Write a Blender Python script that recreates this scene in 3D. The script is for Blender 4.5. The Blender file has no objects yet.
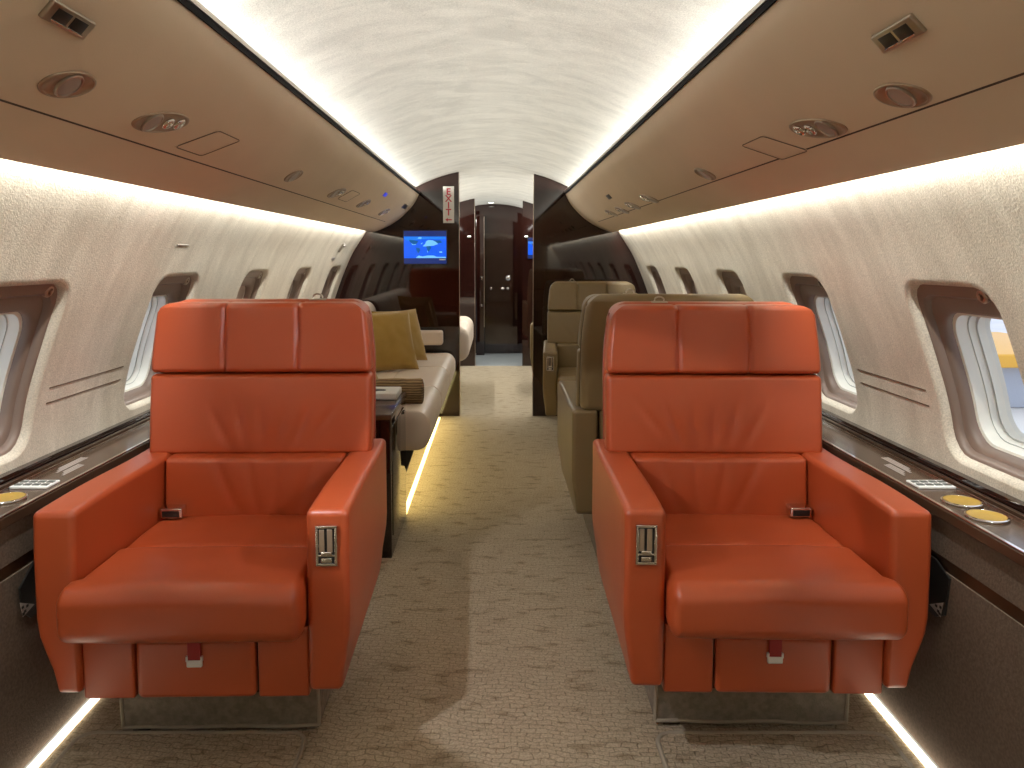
import bpy, bmesh, math, random
from mathutils import Vector, Matrix, noise
R = math.radians
sc = bpy.context.scene
col = sc.collection

# ------------------------------------------------------------------ camera
cd = bpy.data.cameras.new('camera'); cam = bpy.data.objects.new('camera', cd); col.objects.link(cam)
cam.location = (0.035, 0, 1.18)
cam.rotation_euler = (R(90 - 5), 0, 0)
cd.sensor_width = 36; cd.sensor_fit = 'HORIZONTAL'
cd.lens = 36 * 760 / 1024
cd.shift_x = 15 / 1024; cd.shift_y = -60.5 / 1024
cd.clip_start = 0.02; cd.clip_end = 200
sc.camera = cam

# ------------------------------------------------------------------ world, exposure
w = bpy.data.worlds.new('sky'); sc.world = w; w.use_nodes = True
nt = w.node_tree; bg = nt.nodes['Background']
tc = nt.nodes.new('ShaderNodeTexCoord'); sp = nt.nodes.new('ShaderNodeSeparateXYZ'); rp = nt.nodes.new('ShaderNodeValToRGB')
nt.links.new(tc.outputs['Generated'], sp.inputs[0]); nt.links.new(sp.outputs['Z'], rp.inputs[0]); nt.links.new(rp.outputs[0], bg.inputs[0])
rp.color_ramp.elements[0].position = 0.0; rp.color_ramp.elements[0].color = (0.72, 0.78, 0.92, 1)
rp.color_ramp.elements[1].position = 0.5; rp.color_ramp.elements[1].color = (0.86, 0.91, 1.0, 1)
bg.inputs[1].default_value = 1.5
vs = sc.view_settings
vs.view_transform = 'Standard'; vs.look = 'None'; vs.gamma = 1; vs.use_curve_mapping = False
vs.exposure = 0.0
sc.cycles.use_denoising = True
sc.cycles.max_bounces = 10; sc.cycles.diffuse_bounces = 6; sc.cycles.glossy_bounces = 5; sc.cycles.transparent_max_bounces = 12
sc.cycles.caustics_reflective = False; sc.cycles.caustics_refractive = False
sc.cycles.sample_clamp_indirect = 4

YB, YE = -1.6, 9.30          # aft end behind the camera, forward end of the cabin
YD, YD2 = 5.58, 8.20         # the two dividers
def area(name, loc, direction, sx, sy, power, color):
    l = bpy.data.lights.new(name, 'AREA'); l.shape = 'RECTANGLE'; l.size = sx; l.size_y = sy; l.energy = power; l.color = color
    o = bpy.data.objects.new(name, l); col.objects.link(o); o.location = loc
    z = -Vector(direction).normalized(); y = Vector((0, 1, 0)); x = y.cross(z).normalized(); y = z.cross(x)
    o.rotation_euler = Matrix((x, y, z)).transposed().to_euler()
    return o
CEILP, WALLP = 112.0, 42.0
for s in (-1, 1):
    area('ceiling_cove_light', (s * .580, (YB + YE) / 2, 1.652), (-s * 1, 0, -.62), .022, YE - YB - .1, CEILP, (.98, .99, .935))
    area('wall_cove_light', (s * .880, (YB + YD) / 2, 1.394), (s * .14, 0, -1), .014, YD - YB - .1, WALLP, (.98, .985, .925))

# ------------------------------------------------------------------ materials
def nodes_of(m):
    return m.node_tree.nodes, m.node_tree.links
def mat(name, c, rough=.5, metal=0, coat=0, spec=.5, emit=None, es=1, bump=None, ior=None, c2=None, nscale=6, sheen=0):
    m = bpy.data.materials.new(name); m.use_nodes = True
    N, L = nodes_of(m); b = N['Principled BSDF']
    b.inputs['Base Color'].default_value = (*c, 1); b.inputs['Roughness'].default_value = rough
    b.inputs['Metallic'].default_value = metal; b.inputs['Coat Weight'].default_value = coat; b.inputs['Coat Roughness'].default_value = .03
    b.inputs['Specular IOR Level'].default_value = spec
    if ior: b.inputs['IOR'].default_value = ior
    if sheen: b.inputs['Sheen Weight'].default_value = sheen
    if emit: b.inputs['Emission Color'].default_value = (*emit, 1); b.inputs['Emission Strength'].default_value = es
    t = N.new('ShaderNodeTexCoord')
    if c2:
        n = N.new('ShaderNodeTexNoise'); n.inputs['Scale'].default_value = nscale; n.inputs['Detail'].default_value = 5
        L.new(t.outputs['Object'], n.inputs['Vector'])
        mx = N.new('ShaderNodeMix'); mx.data_type = 'RGBA'
        mr = N.new('ShaderNodeMapRange'); mr.inputs[1].default_value = .35; mr.inputs[2].default_value = .65
        L.new(n.outputs['Fac'], mr.inputs[0]); L.new(mr.outputs[0], mx.inputs[0])
        mx.inputs[6].default_value = (*c, 1); mx.inputs[7].default_value = (*c2, 1); L.new(mx.outputs[2], b.inputs['Base Color'])
    if bump:
        n = N.new('ShaderNodeTexNoise'); n.inputs['Scale'].default_value = bump[0]; n.inputs['Detail'].default_value = 3
        L.new(t.outputs['Object'], n.inputs['Vector'])
        bp = N.new('ShaderNodeBump'); bp.inputs['Strength'].default_value = bump[1]; bp.inputs['Distance'].default_value = .002
        L.new(n.outputs['Fac'], bp.inputs['Height']); L.new(bp.outputs[0], b.inputs['Normal'])
    return m

def streaked(name, ca, cb, rough, scale, lean, strength=.3, grain=.5):
    """soft suede panelling with long soft streaks"""
    m = bpy.data.materials.new(name); m.use_nodes = True; N, L = nodes_of(m); b = N['Principled BSDF']
    t = N.new('ShaderNodeTexCoord'); mp = N.new('ShaderNodeMapping'); mp.inputs['Scale'].default_value = scale; mp.inputs['Rotation'].default_value = lean
    L.new(t.outputs['Object'], mp.inputs[0])
    n = N.new('ShaderNodeTexNoise'); n.inputs['Scale'].default_value = 1; n.inputs['Detail'].default_value = 8; n.inputs['Roughness'].default_value = .65
    n.inputs['Distortion'].default_value = .6
    L.new(mp.outputs[0], n.inputs['Vector'])
    r = N.new('ShaderNodeValToRGB'); r.color_ramp.elements[0].position = .36; r.color_ramp.elements[1].position = .60
    r.color_ramp.elements[0].color = (*cb, 1); r.color_ramp.elements[1].color = (*ca, 1)
    L.new(n.outputs['Fac'], r.inputs[0])
    g = N.new('ShaderNodeTexNoise'); g.inputs['Scale'].default_value = 260; g.inputs['Detail'].default_value = 2
    L.new(t.outputs['Object'], g.inputs['Vector'])
    mr = N.new('ShaderNodeMapRange'); mr.inputs[1].default_value = .3; mr.inputs[2].default_value = .7; mr.inputs[3].default_value = 1 - grain * .25; mr.inputs[4].default_value = 1 + grain * .12
    L.new(g.outputs['Fac'], mr.inputs[0])
    vm = N.new('ShaderNodeVectorMath'); vm.operation = 'SCALE'; L.new(r.outputs[0], vm.inputs[0]); L.new(mr.outputs[0], vm.inputs['Scale'])
    L.new(vm.outputs[0], b.inputs['Base Color'])
    b.inputs['Roughness'].default_value = rough; b.inputs['Specular IOR Level'].default_value = .3
    bp = N.new('ShaderNodeBump'); bp.inputs['Strength'].default_value = strength; bp.inputs['Distance'].default_value = .0015
    L.new(g.outputs['Fac'], bp.inputs['Height']); L.new(bp.outputs[0], b.inputs['Normal'])
    return m

def carpet(name, ca, cb, cc):
    m = bpy.data.materials.new(name); m.use_nodes = True; N, L = nodes_of(m); b = N['Principled BSDF']
    t = N.new('ShaderNodeTexCoord')
    n0 = N.new('ShaderNodeTexNoise'); n0.inputs['Scale'].default_value = 11; n0.inputs['Detail'].default_value = 2.0
    L.new(t.outputs['Object'], n0.inputs['Vector'])
    vm = N.new('ShaderNodeVectorMath'); vm.operation = 'MULTIPLY_ADD'
    L.new(n0.outputs['Color'], vm.inputs[0]); vm.inputs[1].default_value = (.055, .055, 0); L.new(t.outputs['Object'], vm.inputs[2])
    mp = N.new('ShaderNodeMapping'); mp.inputs['Rotation'].default_value = (0, 0, R(6)); L.new(vm.outputs[0], mp.inputs[0])
    br = N.new('ShaderNodeTexBrick'); br.inputs['Scale'].default_value = 1; br.inputs['Mortar Size'].default_value = .0020; br.inputs['Mortar Smooth'].default_value = 1.0
    br.inputs['Brick Width'].default_value = .036; br.inputs['Row Height'].default_value = .0165; br.inputs['Bias'].default_value = 0
    br.inputs['Color1'].default_value = (*ca, 1); br.inputs['Color2'].default_value = (*cb, 1); br.inputs['Mortar'].default_value = (*cc, 1)
    L.new(mp.outputs[0], br.inputs['Vector'])
    # loose dark flecks
    mp2 = N.new('ShaderNodeMapping'); mp2.inputs['Scale'].default_value = (11, 26, 1); mp2.inputs['Rotation'].default_value = (0, 0, R(-14)); L.new(t.outputs['Object'], mp2.inputs[0])
    n1 = N.new('ShaderNodeTexNoise'); n1.inputs['Scale'].default_value = 1; n1.inputs['Detail'].default_value = 3; L.new(mp2.outputs[0], n1.inputs['Vector'])
    r1 = N.new('ShaderNodeValToRGB'); r1.color_ramp.elements[0].position = .56; r1.color_ramp.elements[0].color = (1, 1, 1, 1); r1.color_ramp.elements[1].position = .68; r1.color_ramp.elements[1].color = (.68, .66, .62, 1)
    L.new(n1.outputs['Fac'], r1.inputs[0])
    n2 = N.new('ShaderNodeTexNoise'); n2.inputs['Scale'].default_value = 170; n2.inputs['Detail'].default_value = 3; L.new(t.outputs['Object'], n2.inputs['Vector'])
    r2 = N.new('ShaderNodeMapRange'); r2.inputs[1].default_value = .3; r2.inputs[2].default_value = .7; r2.inputs[3].default_value = .72; r2.inputs[4].default_value = 1.2; L.new(n2.outputs['Fac'], r2.inputs[0])
    a = N.new('ShaderNodeVectorMath'); a.operation = 'MULTIPLY'; L.new(br.outputs['Color'], a.inputs[0]); L.new(r1.outputs[0], a.inputs[1])
    c = N.new('ShaderNodeVectorMath'); c.operation = 'SCALE'; L.new(a.outputs[0], c.inputs[0]); L.new(r2.outputs[0], c.inputs['Scale'])
    L.new(c.outputs[0], b.inputs['Base Color']); b.inputs['Roughness'].default_value = .95; b.inputs['Specular IOR Level'].default_value = .1
    ad = N.new('ShaderNodeMath'); ad.operation = 'MULTIPLY_ADD'; L.new(br.outputs['Fac'], ad.inputs[0]); ad.inputs[1].default_value = -1.0; L.new(n2.outputs['Fac'], ad.inputs[2])
    bp = N.new('ShaderNodeBump'); bp.inputs['Strength'].default_value = .6; bp.inputs['Distance'].default_value = .005
    L.new(ad.outputs[0], bp.inputs['Height']); L.new(bp.outputs[0], b.inputs['Normal'])
    return m

def leather(name, c, c2, rough=.38):
    m = mat(name, c, rough, c2=c2, nscale=3.5, spec=.5, coat=.22)
    m.node_tree.nodes['Principled BSDF'].inputs['Coat Roughness'].default_value = .34
    N, L = nodes_of(m); b = N['Principled BSDF']
    t = N.new('ShaderNodeTexCoord'); v = N.new('ShaderNodeTexVoronoi'); v.inputs['Scale'].default_value = 420; L.new(t.outputs['Object'], v.inputs['Vector'])
    bp = N.new('ShaderNodeBump'); bp.inputs['Strength'].default_value = .12; bp.inputs['Distance'].default_value = .001
    L.new(v.outputs['Distance'], bp.inputs['Height']); L.new(bp.outputs[0], b.inputs['Normal'])
    return m

M = {}
M['wall'] = streaked('cream_suede_wall', (.70, .64, .535), (.58, .52, .425), .75, (1, 9, 3.0), (R(-16), 0, 0), strength=.6, grain=.9)
M['ceiling'] = streaked('cream_suede_ceiling', (.76, .735, .67), (.62, .60, .545), .50, (5, 9, 1), (0, 0, R(14)), strength=.5, grain=.8)
M['bin'] = mat('taupe_suede', (.74, .60, .44), .75, c2=(.70, .565, .415), nscale=2.5, bump=(300, .15), spec=.25)
M['bronze'] = mat('bronze_satin', (.38, .285, .20), .36, metal=.5)
M['softseam'] = mat('soft_brown_seam', (.15, .105, .07), .8)
M['seam'] = mat('dark_seam', (.06, .035, .02), .7)
M['carpet'] = carpet('sculpted_taupe_carpet', (.47, .385, .275), (.43, .35, .25), (.29, .235, .16))
M['carpet_base'] = mat('grey_taupe_carpet', (.30, .26, .21), .95, c2=(.22, .19, .15), nscale=60, bump=(240, .9), spec=.1)
M['binding'] = mat('carpet_binding', (.36, .31, .24), .8, bump=(200, .4), spec=.2)
M['orange'] = leather('burnt_orange_leather', (.395, .066, .018), (.425, .075, .021))
M['orange_trim'] = leather('burnt_orange_piping', (.26, .040, .010), (.28, .043, .011))
M['olive'] = leather('olive_leather', (.168, .112, .044), (.18, .122, .05), .40)
M['olive_trim'] = leather('olive_piping', (.07, .044, .016), (.075, .048, .018), .4)
M['cream'] = leather('cream_leather', (.70, .58, .47), (.72, .60, .49), .42)
M['cream_trim'] = leather('cream_piping', (.36, .28, .20), (.36, .28, .20), .5)
M['wood'] = mat('polished_dark_mahogany', (.012, .0036, .0028), .04, coat=.3, c2=(.020, .006, .004), nscale=2, ior=1.55, spec=.5)
M['ledge_wood'] = mat('polished_brown_veneer', (.055, .032, .020), .20, coat=.12, c2=(.080, .046, .028), nscale=5, spec=.35)
M['panel'] = mat('brown_linen', (.105, .075, .055), .85, c2=(.145, .105, .080), nscale=140, bump=(200, .5), spec=.2)
M['chrome'] = mat('chrome', (.75, .72, .68), .12, metal=1)
M['satin'] = mat('satin_nickel', (.50, .44, .37), .28, metal=1)
M['black'] = mat('black_plastic', (.012, .011, .010), .35)
M['matte_black'] = mat('matte_black_rubber', (.006, .005, .005), .8, spec=.15)
M['gold'] = mat('gold_plate', (.62, .40, .08), .42, metal=.6)
M['white'] = mat('white_plastic', (.75, .75, .73), .4)
M['greybtn'] = mat('grey_button', (.10, .11, .10), .4)
M['frame'] = mat('mauve_brown_window_plastic', (.215, .155, .125), .42, bump=(300, .1))
M['shade'] = mat('window_shade', (.40, .31, .26), .6)
M['reveal'] = mat('pale_window_reveal', (.86, .85, .76), .5)
M['seal'] = mat('grey_window_seal', (.55, .56, .53), .5)
M['red'] = mat('red_webbing', (.30, .012, .012), .6)
M['signred'] = mat('red_lettering', (.55, .03, .06), .5)
M['signwhite'] = mat('white_sign_face', (.72, .70, .66), .4)
M['mustard'] = mat('mustard_velvet', (.34, .205, .042), .85, c2=(.29, .175, .035), nscale=7, bump=(260, .4), sheen=.4, spec=.2)
M['tan'] = mat('tan_cushion_fabric', (.34, .26, .13), .85, bump=(240, .4), spec=.2)
M['weave'] = mat('brown_woven_fabric', (.17, .11, .055), .9, spec=.2)
M['led'] = mat('warm_white_led', (1, 1, 1), .5, emit=(1.0, .90, .70), es=6)
M['led_yellow'] = mat('yellow_led', (1, 1, 1), .5, emit=(1.0, .80, .30), es=2.4)
M['lens'] = mat('frosted_lens', (.38, .33, .30), .35)
M['lit'] = mat('lit_lamp_lens', (1, 1, 1), .4, emit=(.9, 1, .85), es=4)
M['grey_floor'] = mat('grey_galley_floor', (.22, .235, .24), .5)
# woven pattern
N, L = nodes_of(M['weave']); t = N.new('ShaderNodeTexCoord'); wv = N.new('ShaderNodeTexWave'); wv.bands_direction = 'Z'; wv.inputs['Scale'].default_value = 28; wv.inputs['Distortion'].default_value = 1.5; wv.inputs['Detail'].default_value = 1
wv.wave_type = 'BANDS'
L.new(t.outputs['Object'], wv.inputs['Vector']); mx = N.new('ShaderNodeMix'); mx.data_type = 'RGBA'; mx.inputs[6].default_value = (.10, .06, .03, 1); mx.inputs[7].default_value = (.30, .20, .10, 1)
L.new(wv.outputs['Fac'], mx.inputs[0]); L.new(mx.outputs[2], N['Principled BSDF'].inputs['Base Color'])
bp = N.new('ShaderNodeBump'); bp.inputs['Distance'].default_value = .004; L.new(wv.outputs['Fac'], bp.inputs['Height']); L.new(bp.outputs[0], N['Principled BSDF'].inputs['Normal'])
# thin glass
g = bpy.data.materials.new('window_glass'); g.use_nodes = True; N, L = nodes_of(g); N.remove(N['Principled BSDF'])
tr = N.new('ShaderNodeBsdfTransparent'); tr.inputs[0].default_value = (.95, .97, 1, 1); gl = N.new('ShaderNodeBsdfGlossy'); gl.inputs['Roughness'].default_value = .02
mx = N.new('ShaderNodeMixShader'); mx.inputs[0].default_value = .05; L.new(tr.outputs[0], mx.inputs[1]); L.new(gl.outputs[0], mx.inputs[2]); L.new(mx.outputs[0], N['Material Output'].inputs[0])
M['glass'] = g

# ------------------------------------------------------------------ helpers
def tag(o, label=None, cat=None, group=None, kind=None):
    if label: o['label'] = label
    if cat: o['category'] = cat
    if group: o['group'] = group
    if kind: o['kind'] = kind
    return o
def link(name, bm, m, parent=None, smooth=True):
    bmesh.ops.recalc_face_normals(bm, faces=bm.faces)
    me = bpy.data.meshes.new(name); bm.to_mesh(me); bm.free()
    for x in (m if isinstance(m, (list, tuple)) else [m]): me.materials.append(M[x] if isinstance(x, str) else x)
    if smooth:
        for p in me.polygons: p.use_smooth = True
        me.set_sharp_from_angle(angle=R(38))
    o = bpy.data.objects.new(name, me); col.objects.link(o)
    if parent: o.parent = parent
    return o
def empty(name, loc=(0, 0, 0), rz=0):
    o = bpy.data.objects.new(name, None); col.objects.link(o); o.location = loc; o.rotation_euler = (0, 0, rz); o.empty_display_size = .1
    return o
def copy_tree(o, parent=None):
    kids = list(o.children)
    c = o.copy(); col.objects.link(c); c.parent = parent
    for ch in kids: copy_tree(ch, c)
    return c
def box(bm, c, h, mi=0, fn=None):
    vs_ = []
    for i in (-1, 1):
        for j in (-1, 1):
            for k in (-1, 1):
                p = Vector((c[0] + i * h[0], c[1] + j * h[1], c[2] + k * h[2]))
                vs_.append(bm.verts.new(fn(p) if fn else p))
    for f in ((0, 1, 3, 2), (4, 6, 7, 5), (0, 4, 5, 1), (2, 3, 7, 6), (0, 2, 6, 4), (1, 5, 7, 3)):
        bm.faces.new([vs_[q] for q in f]).material_index = mi
def axis(h, r, m, n):
    inner = h - r; a = []
    for k in range(m, 0, -1): a.append(-(inner + r * math.tan(R(45) * k / m)))
    for k in range(n + 1): a.append(-inner + 2 * inner * k / n)
    for k in range(1, m + 1): a.append(inner + r * math.tan(R(45) * k / m))
    return a
def rbox(bm, c, h, r, n=(1, 1, 1), m=4, fn=None, mi=0):
    """rounded box, n = inner divisions, r = radius per axis"""
    if not isinstance(r, (tuple, list)): r = (r, r, r)
    r = [min(r[i], h[i] * .999) for i in range(3)]
    ax = [axis(h[i], r[i], m, n[i]) for i in range(3)]
    cache = {}
    def V(i, j, k):
        key = (i, j, k)
        if key not in cache:
            p = [ax[0][i], ax[1][j], ax[2][k]]; d = []; q = []
            for u in range(3):
                inner = h[u] - r[u]; qq = max(-inner, min(inner, p[u])); q.append(qq); d.append((p[u] - qq) / r[u])
            l = math.sqrt(sum(x * x for x in d)) or 1
            v = Vector([q[u] + r[u] * d[u] / l + c[u] for u in range(3)])
            cache[key] = bm.verts.new(fn(v) if fn else v)
        return cache[key]
    nx, ny, nz = [len(a) - 1 for a in ax]
    def quad(*k):
        bm.faces.new([V(*q) for q in k]).material_index = mi
    for i in range(nx):
        for j in range(ny):
            quad((i, j, 0), (i, j + 1, 0), (i + 1, j + 1, 0), (i + 1, j, 0)); quad((i, j, nz), (i + 1, j, nz), (i + 1, j + 1, nz), (i, j + 1, nz))
    for i in range(nx):
        for k in range(nz):
            quad((i, 0, k), (i + 1, 0, k), (i + 1, 0, k + 1), (i, 0, k + 1)); quad((i, ny, k), (i, ny, k + 1), (i + 1, ny, k + 1), (i + 1, ny, k))
    for j in range(ny):
        for k in range(nz):
            quad((0, j, k), (0, j, k + 1), (0, j + 1, k + 1), (0, j + 1, k)); quad((nx, j, k), (nx, j + 1, k), (nx, j + 1, k + 1), (nx, j, k + 1))
def tube(bm, pts, r, seg=8, closed=False, mi=0):
    n = len(pts); rings = []
    for i, p in enumerate(pts):
        p = Vector(p); a = Vector(pts[(i - 1) % n] if (closed or i > 0) else p); b = Vector(pts[(i + 1) % n] if (closed or i < n - 1) else p)
        t = (b - a).normalized(); up = Vector((0, 0, 1)) if abs(t.z) < .9 else Vector((1, 0, 0))
        u = t.cross(up).normalized(); v = t.cross(u)
        rings.append([bm.verts.new(p + u * r * math.cos(2 * math.pi * k / seg) + v * r * math.sin(2 * math.pi * k / seg)) for k in range(seg)])
    for i in range(n if closed else n - 1):
        a, b = rings[i], rings[(i + 1) % n]
        for k in range(seg): bm.faces.new((a[k], a[(k + 1) % seg], b[(k + 1) % seg], b[k])).material_index = mi
    if not closed:
        bm.faces.new(rings[0][::-1]).material_index = mi; bm.faces.new(rings[-1]).material_index = mi
def lathe(bm, prof, frame, seg=24, mi=0, sx=1, sy=1, cap=True):
    """prof: (radius, height); frame(u,v,w) -> point"""
    rings = []
    for r, h in prof:
        rings.append([bm.verts.new(frame(r * sx * math.cos(2 * math.pi * k / seg), r * sy * math.sin(2 * math.pi * k / seg), h)) for k in range(seg)])
    for a, b in zip(rings, rings[1:]):
        for k in range(seg): bm.faces.new((a[k], a[(k + 1) % seg], b[(k + 1) % seg], b[k])).material_index = mi
    if cap: bm.faces.new(rings[0][::-1]).material_index = mi; bm.faces.new(rings[-1]).material_index = mi
def extrude_y(bm, poly, y0, y1, mi=0, closed=True, ny=1):
    """poly: list of (x, z)"""
    rows = []
    for j in range(ny + 1):
        y = y0 + (y1 - y0) * j / ny; rows.append([bm.verts.new((x, y, z)) for x, z in poly])
    n = len(poly)
    for a, b in zip(rows, rows[1:]):
        for k in range(n if closed else n - 1): bm.faces.new((a[k], a[(k + 1) % n], b[(k + 1) % n], b[k])).material_index = mi
    if closed: bm.faces.new(rows[0][::-1]).material_index = mi; bm.faces.new(rows[-1]).material_index = mi
def catmull(pts, n=8):
    out = []; P = [tuple(2 * a - b for a, b in zip(pts[0], pts[1]))] + list(pts) + [tuple(2 * a - b for a, b in zip(pts[-1], pts[-2]))]
    for i in range(1, len(P) - 2):
        for k in range(n):
            t = k / n
            out.append(tuple(.5 * (2 * P[i][d] + (P[i + 1][d] - P[i - 1][d]) * t + (2 * P[i - 1][d] - 5 * P[i][d] + 4 * P[i + 1][d] - P[i + 2][d]) * t * t + (3 * P[i][d] - P[i - 1][d] - 3 * P[i + 1][d] + P[i + 2][d]) * t ** 3) for d in range(2)))
    out.append(tuple(pts[-1])); return out
def smooth01(t): t = max(0, min(1, t)); return t * t * (3 - 2 * t)

class Profile:
    def __init__(s, pts):
        s.p = pts; s.l = [0]
        for a, b in zip(pts, pts[1:]): s.l.append(s.l[-1] + math.hypot(b[0] - a[0], b[1] - a[1]))
        s.len = s.l[-1]
    def at(s, t):
        i = 0
        while i < len(s.l) - 2 and s.l[i + 1] < t: i += 1
        k = (t - s.l[i]) / (s.l[i + 1] - s.l[i]); a, b = s.p[i], s.p[i + 1]
        return a[0] + (b[0] - a[0]) * k, a[1] + (b[1] - a[1]) * k
    def tan(s, t):
        a = s.at(max(0, t - .01)); b = s.at(min(s.len, t + .01)); d = math.hypot(b[0] - a[0], b[1] - a[1])
        return (b[0] - a[0]) / d, (b[1] - a[1]) / d
    def s_of_z(s, z):
        return min((abs(s.at(s.len * k / 400)[1] - z), s.len * k / 400) for k in range(401))[1]
    def s_of_x(s, x):
        return min((abs(s.at(s.len * k / 400)[0] - x), s.len * k / 400) for k in range(401))[1]

WALL = Profile(catmull([(1.205, .600), (1.20, .70), (1.18, .80), (1.148, .90), (1.10, 1.03), (1.035, 1.18), (.985, 1.265), (.925, 1.355), (.893, 1.412)]))
def ceil_z(x): return 1.82 - (1.23 - math.sqrt(1.23 ** 2 - x * x)) * 1.02
CEIL = [(.905, 1.407), (.915, 1.47), (.84, 1.56), (.74, 1.615)] + [(.67 * math.cos(a), ceil_z(.67 * math.cos(a))) for a in [math.pi * k / 32 for k in range(33)]] + [(-.74, 1.615), (-.84, 1.56), (-.915, 1.47), (-.905, 1.407)]
CX0 = 0.0

# ------------------------------------------------------------------ room shell
bm = bmesh.new(); box(bm, (0, (YB + YD2) / 2, -.02), (1.3, (YD2 - YB) / 2, .02)); tag(link('floor', bm, 'carpet'), kind='structure')
bm = bmesh.new(); box(bm, (0, (YE + YD2) / 2 + .05, -.02), (1.3, (YE - YD2) / 2 + .05, .02)); tag(link('floor', bm, 'grey_floor'), kind='structure')
bm = bmesh.new(); extrude_y(bm, CEIL, YB, YE, closed=False, ny=12); tag(link('ceiling', bm, 'ceiling'), kind='structure')

def rr_hit(ang, a, b, r):
    """distance from the centre to a rounded rectangle along ang"""
    c, s = math.cos(ang), math.sin(ang); lo, hi = 0, 3
    def sdf(x, y):
        qx, qy = abs(x) - a + r, abs(y) - b + r
        return math.hypot(max(qx, 0), max(qy, 0)) + min(max(qx, qy), 0) - r
    for _ in range(34):
        m = (lo + hi) / 2
        if sdf(m * c, m * s) > 0: hi = m
        else: lo = m
    return lo
def rect_hit(ang, x0, x1, y0, y1):
    c, s = math.cos(ang), math.sin(ang); t = []
    if c > 1e-9: t.append(x1 / c)
    if c < -1e-9: t.append(x0 / c)
    if s > 1e-9: t.append(y1 / s)
    if s < -1e-9: t.append(y0 / s)
    return min(t)
WA, WB_, WR = .182, .222, .075
S_BOT, S_TOP = WALL.s_of_z(.662), WALL.s_of_z(1.118)
WS = (S_BOT + S_TOP) / 2; WB_ = (S_TOP - S_BOT) / 2

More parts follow.
